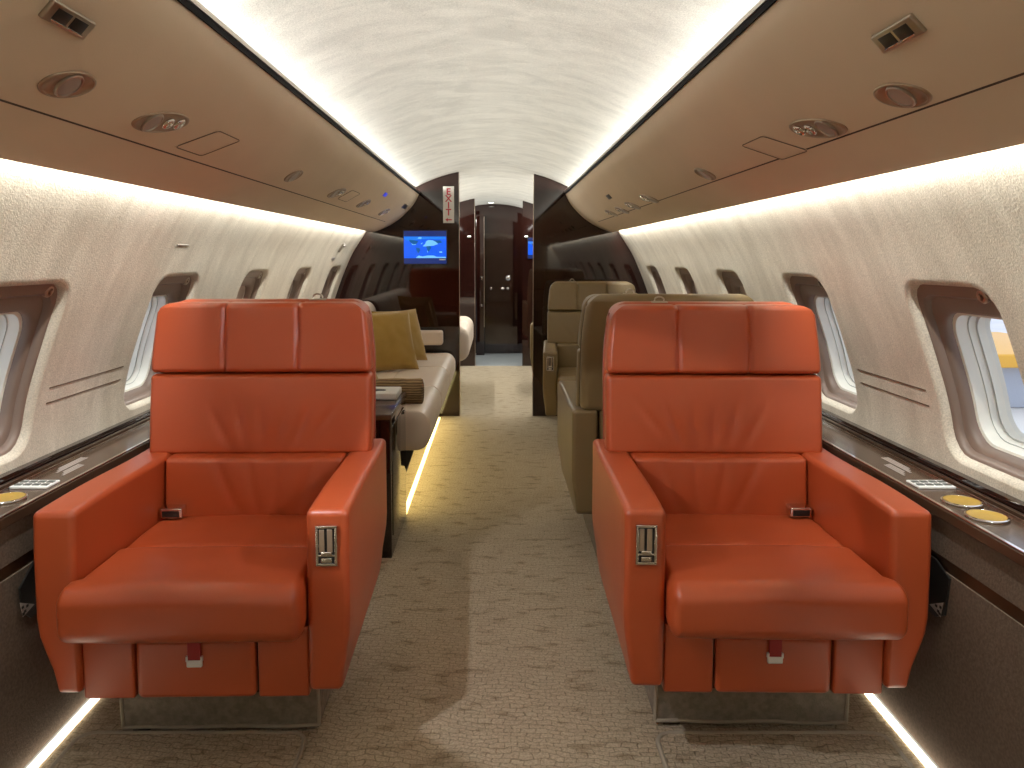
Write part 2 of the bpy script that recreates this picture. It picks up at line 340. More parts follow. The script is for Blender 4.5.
def wall_side(side, y_first, pitch, kmin, kmax):
    name = 'wall_left' if side < 0 else 'wall_right'
    def P(y, s, d=0):
        s2 = max(0, min(WALL.len, s)); x, z = WALL.at(s2); tx, tz = WALL.tan(s2); nx, nz = tz, -tx    # outward
        return Vector((side * (x + nx * d), y, z + nz * d))
    hy = pitch / 2
    y0, y1 = -WS, WALL.len - WS
    angs = sorted(set([2 * math.pi * k / 72 for k in range(72)] + [math.atan2(b, a) % (2 * math.pi) for a in (-hy, hy) for b in (y0, y1)]))
    bm = bmesh.new()
    def ring(yc, a, b, r, d, dc=0):
        return [bm.verts.new(P(yc + rr_hit(t, a, b, r) * math.cos(t), WS + dc + rr_hit(t, a, b, r) * math.sin(t), d)) for t in angs]
    def bridge(A, B, mi=0):
        n = len(A)
        for k in range(n): bm.faces.new((A[k], A[(k + 1) % n], B[(k + 1) % n], B[k])).material_index = mi
    centres = []
    for k in range(kmin, kmax + 1):
        yc = y_first + pitch * k; centres.append(yc); rings = []
        for q in range(9):
            f = (0, .16, .32, .48, .64, .78, .90, .965, 1)[q]; row = []
            for t in angs:
                a = rect_hit(t, -hy, hy, y0, y1); b = rr_hit(t, WA, WB_, WR); d = a + (b - a) * f
                row.append(bm.verts.new(P(yc + d * math.cos(t), WS + d * math.sin(t))))
            rings.append(row)
        for o, d in ((.0015, .0008), (.005, .003), (.009, .008), (.012, .014), (.014, .022), (.015, .034)): rings.append(ring(yc, WA - o, WB_ - o, WR - o, d))
        for A, B in zip(rings, rings[1:]): bridge(A, B)
    # plain stretches fore and aft
    for ya, yb in ((YB, centres[0] - hy), (centres[-1] + hy, YE)):
        if yb - ya > .01:
            rows = [[bm.verts.new(P(y, WALL.len * q / 30)) for q in range(31)] for y in (ya, yb)]
            for q in range(30): bm.faces.new((rows[0][q], rows[0][q + 1], rows[1][q + 1], rows[1][q]))
    bmesh.ops.remove_doubles(bm, verts=bm.verts, dist=.0004)
    wall = tag(link(name, bm, 'wall'), kind='structure')
    # inlay grooves between the windows
    for k in range(kmin, kmax + 1):
        yc = y_first + pitch * k + hy
        if yc > YD - .3: continue
        for z in (.828, .786):
            bm = bmesh.new(); s0 = WALL.s_of_z(z); r_ = []
            for y in (yc - (hy - WA - .045), yc + (hy - WA - .045)): r_.append([bm.verts.new(P(y, s0 + o, d)) for o, d in ((-.002, -.0012), (.002, -.0012), (.002, .004), (-.002, .004))])
            for q in range(4): bm.faces.new((r_[0][q], r_[0][(q + 1) % 4], r_[1][(q + 1) % 4], r_[1][q]))
            bm.faces.new(r_[0]); bm.faces.new(r_[1]); link('panel_groove', bm, 'softseam', wall)
    # windows
    ks = list(range(kmin, kmax + 1))
    num = 0
    for k, yc in zip(ks, centres):
        num += 1
        def build(nm, rows, m, parent, cap=False):
            nonlocal bm
            bm = bmesh.new(); rg = []
            for o, top, d, dr in rows:
                rg.append(ring(yc, WA - o, WB_ - o - top / 2, max(.02, WR - o + dr), d, -top / 2))
            for A, B in zip(rg, rg[1:]): bridge(A, B)
            if cap: bm.faces.new(rg[-1])
            return link(nm, bm, m, parent)
        n_all = num if side < 0 else num + 20
        win = build('window_%d' % n_all, [(.012, 0, .020, 0), (.018, .004, .022, 0), (.022, .022, .025, 0), (.025, .026, .033, 0), (.026, .030, .040, 0), (.034, .056, .044, .02), (.037, .062, .050, .025), (.039, .066, .062, .028), (.039, .066, .068, .028)], 'frame', None)
        tag(win, kind='structure')
        build('reveal', [(.0375, .064, .066, .028), (.044, .070, .070, .03), (.048, .074, .115, .03), (.052, .078, .130, .03), (.058, .084, .145, .03)], 'reveal', win)
        build('seal', [(.0465, .0725, .098, .03), (.0490, .075, .0985, .03), (.0465, .0725, .099, .03)], 'seal', win)
        build('seal', [(.0500, .076, .116, .03), (.0540, .080, .117, .03), (.0500, .076, .118, .03)], 'seal', win)
        build('pane', [(.051, .077, .136, .03), (.1, .12, .136, .01)], 'glass', win, cap=True)
        # knob at the top corner
        kb = bmesh.new(); ky = yc + (-(WA - .085) if side > 0 else (WA - .055)); cpt = P(ky, WS + WB_ - .038, .030)
        ex = Vector((0, 1, 0)); sx2 = WS + WB_ - .038; tx, tz = WALL.tan(sx2); et = Vector((side * tx, 0, tz)); en = Vector((side * -tz, 0, tx))
        fr = lambda u, v, w_, c=cpt, a=ex, b=et, n_=en: c + a * u * 1.25 + b * v * 1.25 + n_ * w_
        lathe(kb, [(.014, -.004), (.014, .006), (.011, .009), (.0075, .009), (.007, .003), (.004, .003), (.004, .012), (.001, .013)], fr, seg=20)
        link('shade_knob', kb, 'satin', win)
        # pleated shade left part-way down on the forward windows
        if k >= 2 and yc < YD:
            drop = .16 if side > 0 else (.24 if k == 2 else .30)
            kb = bmesh.new(); a2 = WA - .052; s_hi = WS + WB_ - .075; s_lo = s_hi - drop; nn = 14; rows = []
            for d0 in (.066, .069):
                rows.append([[kb.verts.new(P(yc + sgn * a2 * (1 if q > 1 else .9), s_hi + (s_lo - s_hi) * q / nn, d0)) for sgn in (-1, -.5, 0, .5, 1)] for q in range(nn + 1)])
            for grid in rows:
                for q in range(nn):
                    for e in range(4): kb.faces.new((grid[q][e], grid[q][e + 1], grid[q + 1][e + 1], grid[q + 1][e]))
            link('shade', kb, 'shade', win)
    return centres
LC = wall_side(-1, 1.80, .860, -3, 4)
RC = wall_side(1, 1.765, .835, -3, 4)

# aft bulkhead behind the camera
def bulk_outline():
    pts = [(-1.05, 0.0), (-1.06, .60)] + [(-WALL.at(WALL.len * k / 16)[0] - .002, WALL.at(WALL.len * k / 16)[1]) for k in range(17)] + [(-.915, 1.47), (-.84, 1.56), (-.74, 1.615)]
    return pts
def half_panel(x_edge, side):
    """outline of one divider panel from its free edge to the fuselage, as (x, z)"""
    pts = [(side * 1.05, 0.0), (side * 1.06, .60)] + [(side * (WALL.at(WALL.len * k / 16)[0] + .002), WALL.at(WALL.len * k / 16)[1]) for k in range(17)] + [(side * .915, 1.47), (side * .84, 1.56), (side * .74, 1.615)]
    x = .67
    while x > abs(x_edge) + .03: pts.append((side * x, ceil_z(x) + .001)); x -= .04
    pts.append((x_edge, ceil_z(x_edge) + .001)); pts.append((x_edge, 0)); return pts
bm = bmesh.new(); extrude_y(bm, half_panel(.0, -1), YB - .04, YB); extrude_y(bm, half_panel(.0, 1), YB - .04, YB)
bmesh.ops.remove_doubles(bm, verts=bm.verts, dist=.0005); tag(link('wall_aft', bm, 'wall', smooth=False), kind='structure')

def divider(name, xe, side, y, th, trim=True):
    bm = bmesh.new(); extrude_y(bm, half_panel(xe, side), y, y + th)
    o = tag(link(name, bm, 'wood', smooth=False), kind='structure')
    if trim:
        bm = bmesh.new(); box(bm, (xe - side * .0015, y + .004, ceil_z(xe) / 2), (.0035, .003, ceil_z(xe) / 2 - .005)); link('edge_trim', bm, 'satin', o)
    return o
divider('wall_divider_left', -.243, -1, YD, .05)
divider('wall_divider_right', .303, 1, YD, .05)
divider('wall_forward_left', -.205, -1, YD2, .05)
divider('wall_forward_right', .310, 1, YD2, .05, trim=False)
bm = bmesh.new(); extrude_y(bm, half_panel(.0, -1), YE, YE + .05); extrude_y(bm, half_panel(.0, 1), YE, YE + .05)
bmesh.ops.remove_doubles(bm, verts=bm.verts, dist=.0005); endw = tag(link('wall_end', bm, 'wood', smooth=False), kind='structure')
# forward door with arched head
bm = bmesh.new()
def door_poly(x0, x1, ztop, sag, z0=0.005):
    pts = [(x0, z0), (x1, z0)]
    for k in range(13): t = k / 12; x = x1 + (x0 - x1) * t; pts.append((x, ztop - sag * (2 * t - 1) ** 2))
    return pts
extrude_y(bm, door_poly(-.10, .30, 1.72, .05), YE - .035, YE - .002); door = tag(link('door_1', bm, 'wood', smooth=False), kind='structure')
bm = bmesh.new(); inner = door_poly(-.082, .232, 1.682, .03, .03); extrude_y(bm, inner, YE - .045, YE - .036); link('door_panel', bm, 'wood', door, smooth=False)
bm = bmesh.new(); extrude_y(bm, door_poly(.245, .285, 1.675, .01, .03), YE - .045, YE - .036); link('door_panel', bm, 'wood', door, smooth=False)
for x, z in ((.165, .925),):
    bm = bmesh.new(); fr = lambda u, v, w_, c=Vector((x, YE - .045, z)): c + Vector((u, -w_, v))
    lathe(bm, [(.028, 0), (.028, .008), (.012, .010), (.012, .035), (.026, .045), (.030, .060), (.018, .074), (.002, .078)], fr); link('door_knob', bm, 'chrome', door)
for x, z in ((-.04, .80), (.11, .80), (.165, .80)):
    bm = bmesh.new(); fr = lambda u, v, w_, c=Vector((x, YE - .045, z)): c + Vector((u, -w_, v))
    lathe(bm, [(.014, 0), (.014, .008), (.008, .012), (.001, .013)], fr, seg=14); link('door_button', bm, 'chrome', door)
# latch column left of the door
bm = bmesh.new(); rbox(bm, (-.165, YE - .10, .84), (.05, .10, .84), .006); cb = link('galley_cabinet', bm, 'wood')
tag(cb, 'tall narrow polished dark cabinet left of the forward door', 'cabinet')
for z, rr in ((.925, .022), (.60, .014)):
    bm = bmesh.new(); fr = lambda u, v, w_, c=Vector((-.150, YE - .2005, z)): c + Vector((u, -w_, v))
    lathe(bm, [(rr, 0), (rr, .008), (rr * .5, .012), (rr * .5, .03), (rr * .95, .04), (rr * .6, .055), (.001, .058)], fr, seg=18); link('knob', bm, 'chrome', cb)
bm = bmesh.new(); box(bm, (-.118, YE - .2015, 1.0), (.003, .0015, .66)); link('edge_strip', bm, 'satin', cb)
# downlight over the door and two small lit fixtures on the forward dividers
bm = bmesh.new(); c0 = Vector((-.035, YE - .35, ceil_z(-.035) - .001)); fr = lambda u, v, w_, c=c0: c + Vector((u, v, -w_))
lathe(bm, [(.045, 0), (.045, .004), (.038, .007)], fr); dl = link('ceiling_downlight', bm, 'chrome'); tag(dl, 'small round ceiling light glowing just above the forward door', 'light')
bm = bmesh.new(); lathe(bm, [(.034, .0072), (.034, .009), (.02, .012)], fr); link('lens', bm, 'lit', dl)
for x, lab in ((-.262, 'left'), (.348, 'right')):
    t_ = empty('wall_lamp', (x, YD2, 1.40)); tag(t_, 'tiny lit lamp high on the far dark divider, %s side of the aisle' % lab, 'light', 'lamps on the far dividers')
    bm = bmesh.new(); rbox(bm, (0, -.008, 0), (.022, .008, .008), .004); link('housing', bm, 'chrome', t_)
    bm = bmesh.new(); rbox(bm, (0, -.0175, 0), (.016, .0012, .0045), .001); link('lens', bm, 'lit', t_)

# ------------------------------------------------------------------ overhead panels
BINP = Profile(catmull([(.53, 1.638), (.562, 1.575), (.61, 1.517), (.67, 1.460), (.735, 1.416), (.80, 1.384), (.85, 1.366), (.876, 1.360)], 6))
def overhead(side):
    under = BINP.p
    poly = [(x, z) for x, z in under] + [(.881, 1.363), (.879, 1.374), (.864, 1.384), (.80, 1.406), (.74, 1.438), (.675, 1.484), (.615, 1.545), (.575, 1.60), (.552, 1.640), (.546, 1.6565), (.530, 1.6565)]
    bm = bmesh.new(); extrude_y(bm, [(side * x, z) for x, z in poly], YB + .002, YD - .002, ny=8)
    lr = 'left' if side < 0 else 'right'
    for f in bm.faces:  # unseen back faces blackened so cove light bounces less onto the ceiling
        c_ = f.calc_center_median()
        if abs(f.normal.y) < .5 and (min(math.hypot(abs(c_.x) - a, c_.z - b) for a, b in ((.541, 1.6565), (.549, 1.648), (.5635, 1.62), (.595, 1.5725), (.645, 1.5145), (.7075, 1.461))) < .008): f.material_index = 1
    o = tag(link('overhead_panel', bm, ['bin', 'matte_black']), 'long taupe overhead service panel running along the %s side under the ceiling' % lr, 'overhead panel')
    bm = bmesh.new(); extrude_y(bm, [(side * x, z) for x, z in ((.5300, 1.631), (.5265, 1.631), (.5265, 1.6445), (.5300, 1.6445))], YB + .003, YD - .003); link('black_rail', bm, 'matte_black', o)
    bm = bmesh.new(); extrude_y(bm, [(side * x, z) for x, z in ((.5292, 1.6455), (.5235, 1.6455), (.5240, 1.651), (.5270, 1.6585), (.5292, 1.6585))], YB + .003, YD - .003); link('chrome_rail', bm, 'satin', o)
    s0 = BINP.s_of_x(.728); a = BINP.at(s0 - .0018); b = BINP.at(s0 + .0018)
    bm = bmesh.new(); extrude_y(bm, [(side * (a[0]), a[1] - .0006), (side * b[0], b[1] - .0006), (side * b[0], b[1] + .003), (side * a[0], a[1] + .003)], YB + .003, YD - .35); link('seam', bm, 'seam', o)
    return o
overhead(-1); overhead(1)
def bin_frame(side, y, x):
    s0 = BINP.s_of_x(x); X, Z = BINP.at(s0); tx, tz = BINP.tan(s0)
    eu = Vector((0, 1, 0)); ev = Vector((side * tx, 0, tz)); en = Vector((side * tz, 0, -tx))   # en points into the cabin
    if en.z > 0: en = -en
    c = Vector((side * X, y, Z))
    return lambda u, v, w_=0: c + eu * u + ev * v + en * w_
def lensbox(bm, F, c, h, r, mi=0, **k):
    rbox(bm, c, h, r, fn=lambda p: F(p.x, p.y, p.z), mi=mi, **k)
def oval_light(side, y, x, lab, half=.048, double=False):
    F0 = bin_frame(side, y, x); bm = bmesh.new(); ca, sa = math.cos(R(-13)), math.sin(R(-13))
    F = lambda u, v, w_=0: F0(u * ca - v * sa, u * sa + v * ca, w_)
    a = half * (2.0 if double else 1.3)
    lathe(bm, [(1.0, -.0005), (1.0, .001), (.97, .0025), (.90, .0030), (.86, .0014), (.5, .0012)], lambda u, v, w_: F(u, v, w_), seg=40, sx=a, sy=.031)
    o = link('reading_light', bm, 'bronze'); tag(o, lab, 'reading light')  # bronze oval; its darker colour also carries the shading of the flattened recess
    bm = bmesh.new(); off = -a * .36 if double else 0
    G = lambda u, v, w_: F(u + off, v, w_)
    lathe(bm, [(.0265, .0012), (.0262, .0040), (.0245, .0055), (.0220, .0055), (.0215, .003)], G, seg=28); link('bezel', bm, 'satin', o)
    bm = bmesh.new(); lathe(bm, [(.0212, .0012), (.0212, .0036), (.012, .0042)], G, seg=24); link('lens', bm, 'lens', o)
    if double:
        for q in (.20, .62):
            H = lambda u, v, w_, q=q: F(u + a * q, v, w_)
            bm = bmesh.new(); lathe(bm, [(.0150, .0012), (.0155, .004), (.0135, .007), (.011, .008), (.0085, .008), (.008, .005), (.004, .005)], H, seg=20)
            n = link('air_nozzle', bm, 'chrome', o)
    return o
def vent(side, y, x, lab):
    F = bin_frame(side, y, x); bm = bmesh.new(); lensbox(bm, F, (0, 0, .002), (.056, .0165, .004), .003, n=(1, 1, 1), m=2)
    o = link('air_vent', bm, 'satin'); tag(o, lab, 'vent')
    for u in (-.0215, .0215):
        bm = bmesh.new(); lensbox(bm, F, (u, 0, .0062), (.018, .0095, .0006), .0005, m=1); link('vent_slot', bm, 'black', o)
        bm = bmesh.new(); lensbox(bm, F, (u, .0105, .0075), (.019, .0014, .0016), .001, m=1); link('louvre', bm, 'chrome', o)
def hatch(side, y, x, hu, hv, lab, skew=-1.2):
    F1 = bin_frame(side, y, x); F = lambda u, v, w_=0: F1(u + skew * v, v, w_); bm = bmesh.new()
    lensbox(bm, F, (0, 0, .0002), (hu, hv, .0008), .0006, n=(4, 4, 1), m=1)
    o = link('access_panel', bm, 'bin'); tag(o, lab, 'access panel')
    pts = [F(u, v, .0012) for u, v in [(hu * math.copysign(1, math.cos(t)) * min(1, abs(math.cos(t)) * 1.35), hv * math.copysign(1, math.sin(t)) * min(1, abs(math.sin(t)) * 1.35)) for t in [2 * math.pi * k / 48 for k in range(48)]]]
    bm = bmesh.new(); tube(bm, pts, .0013, seg=5, closed=True); link('edge_gap', bm, 'softseam', o)
vent(-1, 1.155, .598, 'dark two-slot chrome-edged vent at the top left, nearest the camera')
vent(1, 1.142, .621, 'dark two-slot chrome-edged vent at the top right, nearest the camera')
oval_light(-1, 1.275, .668, 'oval reading light below the two-slot vent on the left overhead panel')
oval_light(1, 1.265, .694, 'oval reading light below the two-slot vent on the right overhead panel')
oval_light(-1, 1.625, .668, 'oval light with two chrome air nozzles above the left orange seat', double=True)
oval_light(1, 1.590, .692, 'oval light with two chrome air nozzles above the right orange seat', double=True)
hatch(-1, 1.90, .672, .078, .042, 'flush rectangular taupe cover beside the air nozzles on the left overhead panel')
hatch(1, 1.85, .696, .078, .042, 'flush rectangular taupe cover beside the air nozzles on the right overhead panel')
oval_light(-1, 2.67, .67, 'lone small closed oval light midway along the left overhead panel', half=.046)
oval_light(1, 2.44, .694, 'lone small closed oval light midway along the right overhead panel', half=.046)
oval_light(-1, 3.38, .669, 'oval light with air nozzles left of the aisle, just past the lone oval light', double=True)
oval_light(1, 3.38, .703, 'oval light with air nozzles right of the aisle, just past the lone oval light', double=True)
hatch(-1, 3.62, .662, .10, .035, 'small flush taupe cover far along the left overhead panel')
oval_light(-1, 4.05, .668, 'oval light with air nozzles, second nearest the divider on the left', double=True)
oval_light(1, 3.80, .706, 'oval light with air nozzles, third nearest the divider on the right', double=True)
oval_light(-1, 4.79, .669, 'oval light with air nozzles nearest the divider on the left', double=True)
oval_light(1, 4.14, .709, 'oval light with air nozzles, second nearest the divider on the right', double=True)
oval_light(1, 4.48, .703, 'oval light with air nozzles nearest the divider on the right', double=True)
def plate(side, y, x, hu, hv, m, lab, cat, name):
    F = bin_frame(side, y, x); bm = bmesh.new(); lensbox(bm, F, (0, 0, .001), (hu, hv, .0016), .001, m=1); tag(link(name, bm, m), lab, cat)
plate(1, 4.07, .628, .05, .014, 'black', 'small black square sensor on the right overhead panel near the divider', 'sensor', 'cabin_sensor')
M['bluelamp'] = mat('blue_indicator', (.02, .02, .3), .3, emit=(.03, .05, .6), es=1)
plate(-1, 4.34, .597, .045, .012, 'bluelamp', 'small blue indicator on the left overhead panel near the divider', 'indicator', 'indicator_lamp')
plate(-1, 5.30, .60, .11, .018, 'satin', 'small grey grille at the far end of the left overhead panel', 'grille', 'speaker_grille')

# ------------------------------------------------------------------ lower side panels and ledges
for side in (-1, 1):
    lr = 'left' if side < 0 else 'right'
    bm = bmesh.new(); extrude_y(bm, [(side * x, z) for x, z in ((1.052, .012), (1.052, .468), (1.08, .468), (1.08, .012))], YB, YD)
    p = tag(link('baseboard_' + lr, bm, 'panel', smooth=False), kind='structure')
    bm = bmesh.new(); extrude_y(bm, [(side * x, z) for x, z in ((1.056, .468), (1.056, .500), (1.08, .500), (1.08, .468))], YB, YD); link('wood_band', bm, 'ledge_wood', p, smooth=False)
    bm = bmesh.new(); extrude_y(bm, [(side * x, z) for x, z in ((1.050, .500), (1.050, .584), (1.08, .584), (1.08, .500))], YB, YD); link('fabric_fascia', bm, 'panel', p, smooth=False)
    bm = bmesh.new(); extrude_y(bm, [(side * x, z) for x, z in ((1.052, .0), (1.052, .011), (1.3, .011), (1.3, 0))], YB, YD); link('kick_strip', bm, 'black', p, smooth=False)
    bm = bmesh.new(); extrude_y(bm, [(side * x, z) for x, z in ((1.030, .001), (1.030, .006), (1.046, .010), (1.051, .001))], YB + .02, YD - .02)
    tag(link('floor_light_strip', bm, 'led', smooth=False), 'glowing white light strip along the floor at the foot of the %s side panel' % lr, 'light strip')
    # ledge
    bm = bmesh.new(); extrude_y(bm, [(side * x, z) for x, z in ((1.046, .586), (1.042, .590), (1.042, .611), (1.046, .615), (1.170, .615), (1.170, .622), (1.203, .622), (1.203, .590), (1.10, .586))], YB, YD - .003)
    l = tag(link('side_ledge', bm, 'ledge_wood'), 'glossy brown wood ledge under the windows along the %s wall' % lr, 'ledge')
    bm = bmesh.new(); extrude_y(bm, [(side * x, z) for x, z in ((1.0425, .6155), (1.0425, .6175), (1.050, .6175), (1.050, .6155))], YB, YD - .004); link('chrome_edge', bm, 'chrome', l, smooth=False)
    for xa, mm in ((1.160, 'chrome'), (1.172, 'satin')):
        z = .6155 if xa < 1.17 else .6225
        bm = bmesh.new(); extrude_y(bm, [(side * x, q) for x, q in ((xa, z), (xa, z + .003), (xa + .004, z + .003), (xa + .004, z))], YB, YD - .004); link('inlay_line', bm, mm, l, smooth=False)
    bm = bmesh.new(); extrude_y(bm, [(side * x, q) for x, q in ((1.182, .6225), (1.182, .640), (1.202, .640), (1.202, .6225))], YB, YD - .004); link('back_rail', bm, 'wood', l, smooth=False)
    # switch panel
    ys = 1.845
    t_ = empty('switch_panel', (side * 1.112, ys, .6155)); tag(t_, 'pale switch panel with dark buttons set in the %s ledge' % lr, 'switch panel')
    bm = bmesh.new(); rbox(bm, (0, 0, .002), (.046, .030, .003), .002, m=2); link('plate', bm, 'white', t_)
    for i in range(4):
        for j in range(2):
            bm = bmesh.new(); rbox(bm, (-.033 + .022 * i, -.012 + .024 * j, .0056), (.0085, .0065, .0016), .001, m=1); link('button', bm, 'greybtn', t_)
    # printed placards
    for dx, y_, w_ in ((-.012, 1.98, .05), (.018, 2.03, .075)):
        bm = bmesh.new()
        for i in range(3): box(bm, (side * (1.112 + dx * 1) + side * (-.008 + .008 * i), y_ + .01 * i, .6157), (.0028, w_ * (1 - .12 * i), .0004))
        tag(link('placard', bm, 'lens', smooth=False), 'faint grey printed placard on the %s ledge, %s' % (lr, 'aisle side' if dx < 0 else 'window side'), 'placard')
def cup_holder(x, y, lab):
    t_ = empty('cup_holder', (x, y, .6155)); tag(t_, lab, 'cup holder')
    I = lambda u, v, w_: Vector((u, v, w_))
    bm = bmesh.new(); lathe(bm, [(.043, 0), (.0435, .0025), (.0425, .0045), (.0395, .0055), (.038, .002)], I, seg=36, cap=False); link('rim', bm, 'chrome', t_)
    bm = bmesh.new(); lathe(bm, [(.0378, .0005), (.0378, .0052), (.036, .0050), (.030, .0022), (.022, .0012), (.010, .0008), (.002, .0007)], I, seg=36); link('cup', bm, 'gold', t_)
cup_holder(1.108, 1.712, 'gold-lined round cup holder in the right ledge, beside the switch panel')
cup_holder(1.100, 1.610, 'gold-lined round cup holder in the right ledge, nearer the camera')
cup_holder(-1.112, 1.735, 'gold-lined round cup holder in the left ledge')
for side in (-1, 1):
    lr = 'left' if side < 0 else 'right'
    bm = bmesh.new()
    poly = [(1.655, .372), (1.645, .462), (1.70, .485), (1.98, .49), (1.98, .36), (1.69, .352)] if side > 0 else [(1.672, .37), (1.665, .43), (1.72, .47), (1.98, .49), (1.98, .36), (1.70, .345)]
    a = [bm.verts.new((side * 1.0515, y, z)) for y, z in poly]; b = [bm.verts.new((side * 1.047, y, z)) for y, z in poly]; n = len(a)
    bm.faces.new(a); bm.faces.new(b)
    for k in range(n): bm.faces.new((a[k], a[(k + 1) % n], b[(k + 1) % n], b[k]))
    o = link('wall_recess', bm, 'black', smooth=False); tag(o, 'black recessed pocket low in the %s side panel behind the orange seat' % lr, 'recess')
    bm = bmesh.new(); tri = [(1.66, .40), (1.712, .372), (1.668, .362)]
    a = [bm.verts.new((side * 1.0465, y, z)) for y, z in tri]; b = [bm.verts.new((side * 1.0455, y, z)) for y, z in tri]; bm.faces.new(a); bm.faces.new(b)
    for k in range(3): bm.faces.new((a[k], a[(k + 1) % 3], b[(k + 1) % 3], b[k]))
    lb = link('info_card', bm, 'lens', o, smooth=False)
    bm = bmesh.new()
    for y, z in ((1.668, .385), (1.685, .381), (1.676, .372), (1.670, .369)): box(bm, (side * 1.0452, y, z), (.0004, .004, .003))
    link('printing', bm, 'black', lb, smooth=False)

# ------------------------------------------------------------------ seats
TAN = math.tan(R(8))
def lean(p, z0=.60):
    if p.z > z0: p.y += (p.z - z0) * TAN
    else: p.y += (p.z - z0) * .10
    return p
def g(x, w_): return math.exp(-(x / w_) ** 2)
def make_seat(body, trim, aisle, seed=0, plain=False):
    """origin under the centre of the armrest fronts; the sitter faces -y; aisle = +1/-1 picks the control side"""
    root = empty('lounge_seat'); rnd = random.Random(seed)
    W = .350
    def arm_fn(side):
        def f(p):
            cx = side * .304; out = (p.x - cx) * side
            t = smooth01((.36 - p.z) / .16)                         # narrower towards the foot, outer side only
            k = (out + .046) / .092
            p.x -= side * t * .040 * max(0, k) * (1.0 if side != aisle else .45)
            if p.y > .60: p.z += (p.y - .60) ** 2 * 2.4 * max(0, (.61 - p.z) / .4)
            if p.z > .5 and p.y < .1: p.y += .006 * smooth01((p.z - .5) / .1)
            p.z += .0035 * math.sin(p.y * 9) * (1 if p.z > .5 else 0)
            return p
        return f
    for side in (-1, 1):
        bm = bmesh.new(); rbox(bm, (side * .304, .35, .402), (.048, .35, .210), .016, n=(3, 12, 10), m=4, fn=arm_fn(side)); a = link('armrest', bm, body, root)
        bm = bmesh.new(); f = arm_fn(side)
        for sx in ():
            pts = [Vector((side * .304 + sx * .0405, .0035, .225 + k * .035)) for k in range(11)] + [Vector((side * .304 + sx * .0405, .009, .5965)), Vector((side * .304 + sx * .0405, .02, .6045))] + [Vector((side * .304 + sx * .0405, .05 + k * .06, .6055)) for k in range(9)]
            tube(bm, [f(q) for q in pts], .0022, seg=6)
        link('piping', bm, trim, a)
        if side == aisle:
            c = (side * .304, 0, .535)
            bm = bmesh.new()
            for dx, dz, hx, hz in ((-.021, 0, .003, .045), (.021, 0, .003, .045), (0, .043, .024, .003), (0, -.043, .024, .003), (0, -.022, .019, .0022)): rbox(bm, (c[0] + dx, -.001, c[2] + dz), (hx, .005, hz), .001, m=2)
            cp = link('control_panel', bm, 'chrome', root)
            bm = bmesh.new(); rbox(bm, (c[0], .0015, c[2]), (.020, .0035, .042), .001, m=1); link('recess', bm, 'black', cp)
            bm = bmesh.new()
            for dx in (-.0105, .0075): rbox(bm, (c[0] + dx, -.0030, c[2] + .011), (.0058, .0018, .026), .0012, m=2)
            link('slide', bm, 'bronze', cp)
            bm = bmesh.new(); rbox(bm, (c[0], -.005, c[2] - .0165), (.012, .004, .004), .002, m=2); rbox(bm, (c[0], -.004, c[2] - .033), (.012, .003, .0055), .002, m=2); link('release_catch', bm, 'chrome', cp)
    # seat cushion: flat rear pad and thick front roll
    def cush(p):
        p.x *= 1 + (.085 if p.x * aisle < 0 else .012) * smooth01((.004 - p.y) / .010) * smooth01(abs(p.x) * 4)
        if p.z > .42:
            p.z += .006 * math.cos(p.x / .26 * 1.4) + .0025 * noise.noise(Vector((p.x * 9, p.y * 14, seed))) - .010 * g(p.y - .205, .010) + .010 * smooth01((p.y - .35) / .2) * -1
        if p.y < 0: p.y += -.006 * math.cos(p.x / .26 * 1.4) + .0025 * noise.noise(Vector((p.x * 7, p.z * 12, seed + 4)))
        return p
    bm = bmesh.new(); rbox(bm, (0, .070, .398), (.254, .142, .064), (.022, .048, .040), n=(24, 14, 4), m=6, fn=cush)
    rbox(bm, (0, .36, .388), (.2545, .155, .058), (.014, .02, .014), n=(16, 10, 2), m=4, fn=cush)
    link('seat_cushion', bm, body, root)
    bm = bmesh.new(); tube(bm, [cush(Vector((-.245 + .49 * k / 20, .207, .4525))) for k in range(21)], .0018, seg=6); link('cushion_seam', bm, trim, root)
    # apron and drawer
    bm = bmesh.new()
    rbox(bm, (-.1975, .035, .258), (.0575, .025, .083), .006, m=3); link('apron', bm, body, root)
    bm = bmesh.new(); rbox(bm, (.1975, .035, .258), (.0575, .025, .083), .006, m=3); link('apron', bm, body, root)
    bm = bmesh.new(); rbox(bm, (0, .045, .258), (.142, .02, .081), .004, m=2); link('drawer_recess', bm, 'seam', root)
    bm = bmesh.new(); rbox(bm, (0, .022, .244), (.1345, .014, .068), (.014, .008, .014), n=(8, 1, 4), m=4); dr = link('drawer', bm, body, root)
    bm = bmesh.new(); rbox(bm, (0, .004, .290), (.015, .003, .022), .002, m=2, fn=lambda p: Vector((p.x, p.y - .006 * (1 - abs(p.z - .290) / .022), p.z))); st = link('pull_strap', bm, 'red', dr)
    bm = bmesh.new(); rbox(bm, (0, .003, .262), (.0175, .0045, .0085), .003, m=2); rbox(bm, (-.0165, .0025, .273), (.0022, .004, .006), .001, m=1); rbox(bm, (.0165, .0025, .273), (.0022, .004, .006), .001, m=1); link('strap_clip', bm, 'white', st)
    # seat pan
    bm = bmesh.new(); rbox(bm, (0, .37, .27), (.249, .305, .068), .01, m=2); link('seat_pan', bm, trim, root)
    # lumbar, back and head cushions
    def lum(p):
        p = lean(p)
        if p.y < .56:
            p.y -= .012 * math.cos(p.x / .25 * 1.45) * math.cos((p.z - .53) / .10)
            for q in range(5):
                xx = (p.x * aisle - (-.06 + q * .065)) + (p.z - .5) * (.5 - q * .3); p.y += .0036 * g(xx, .012) * (1 - plain * .6)
        return p
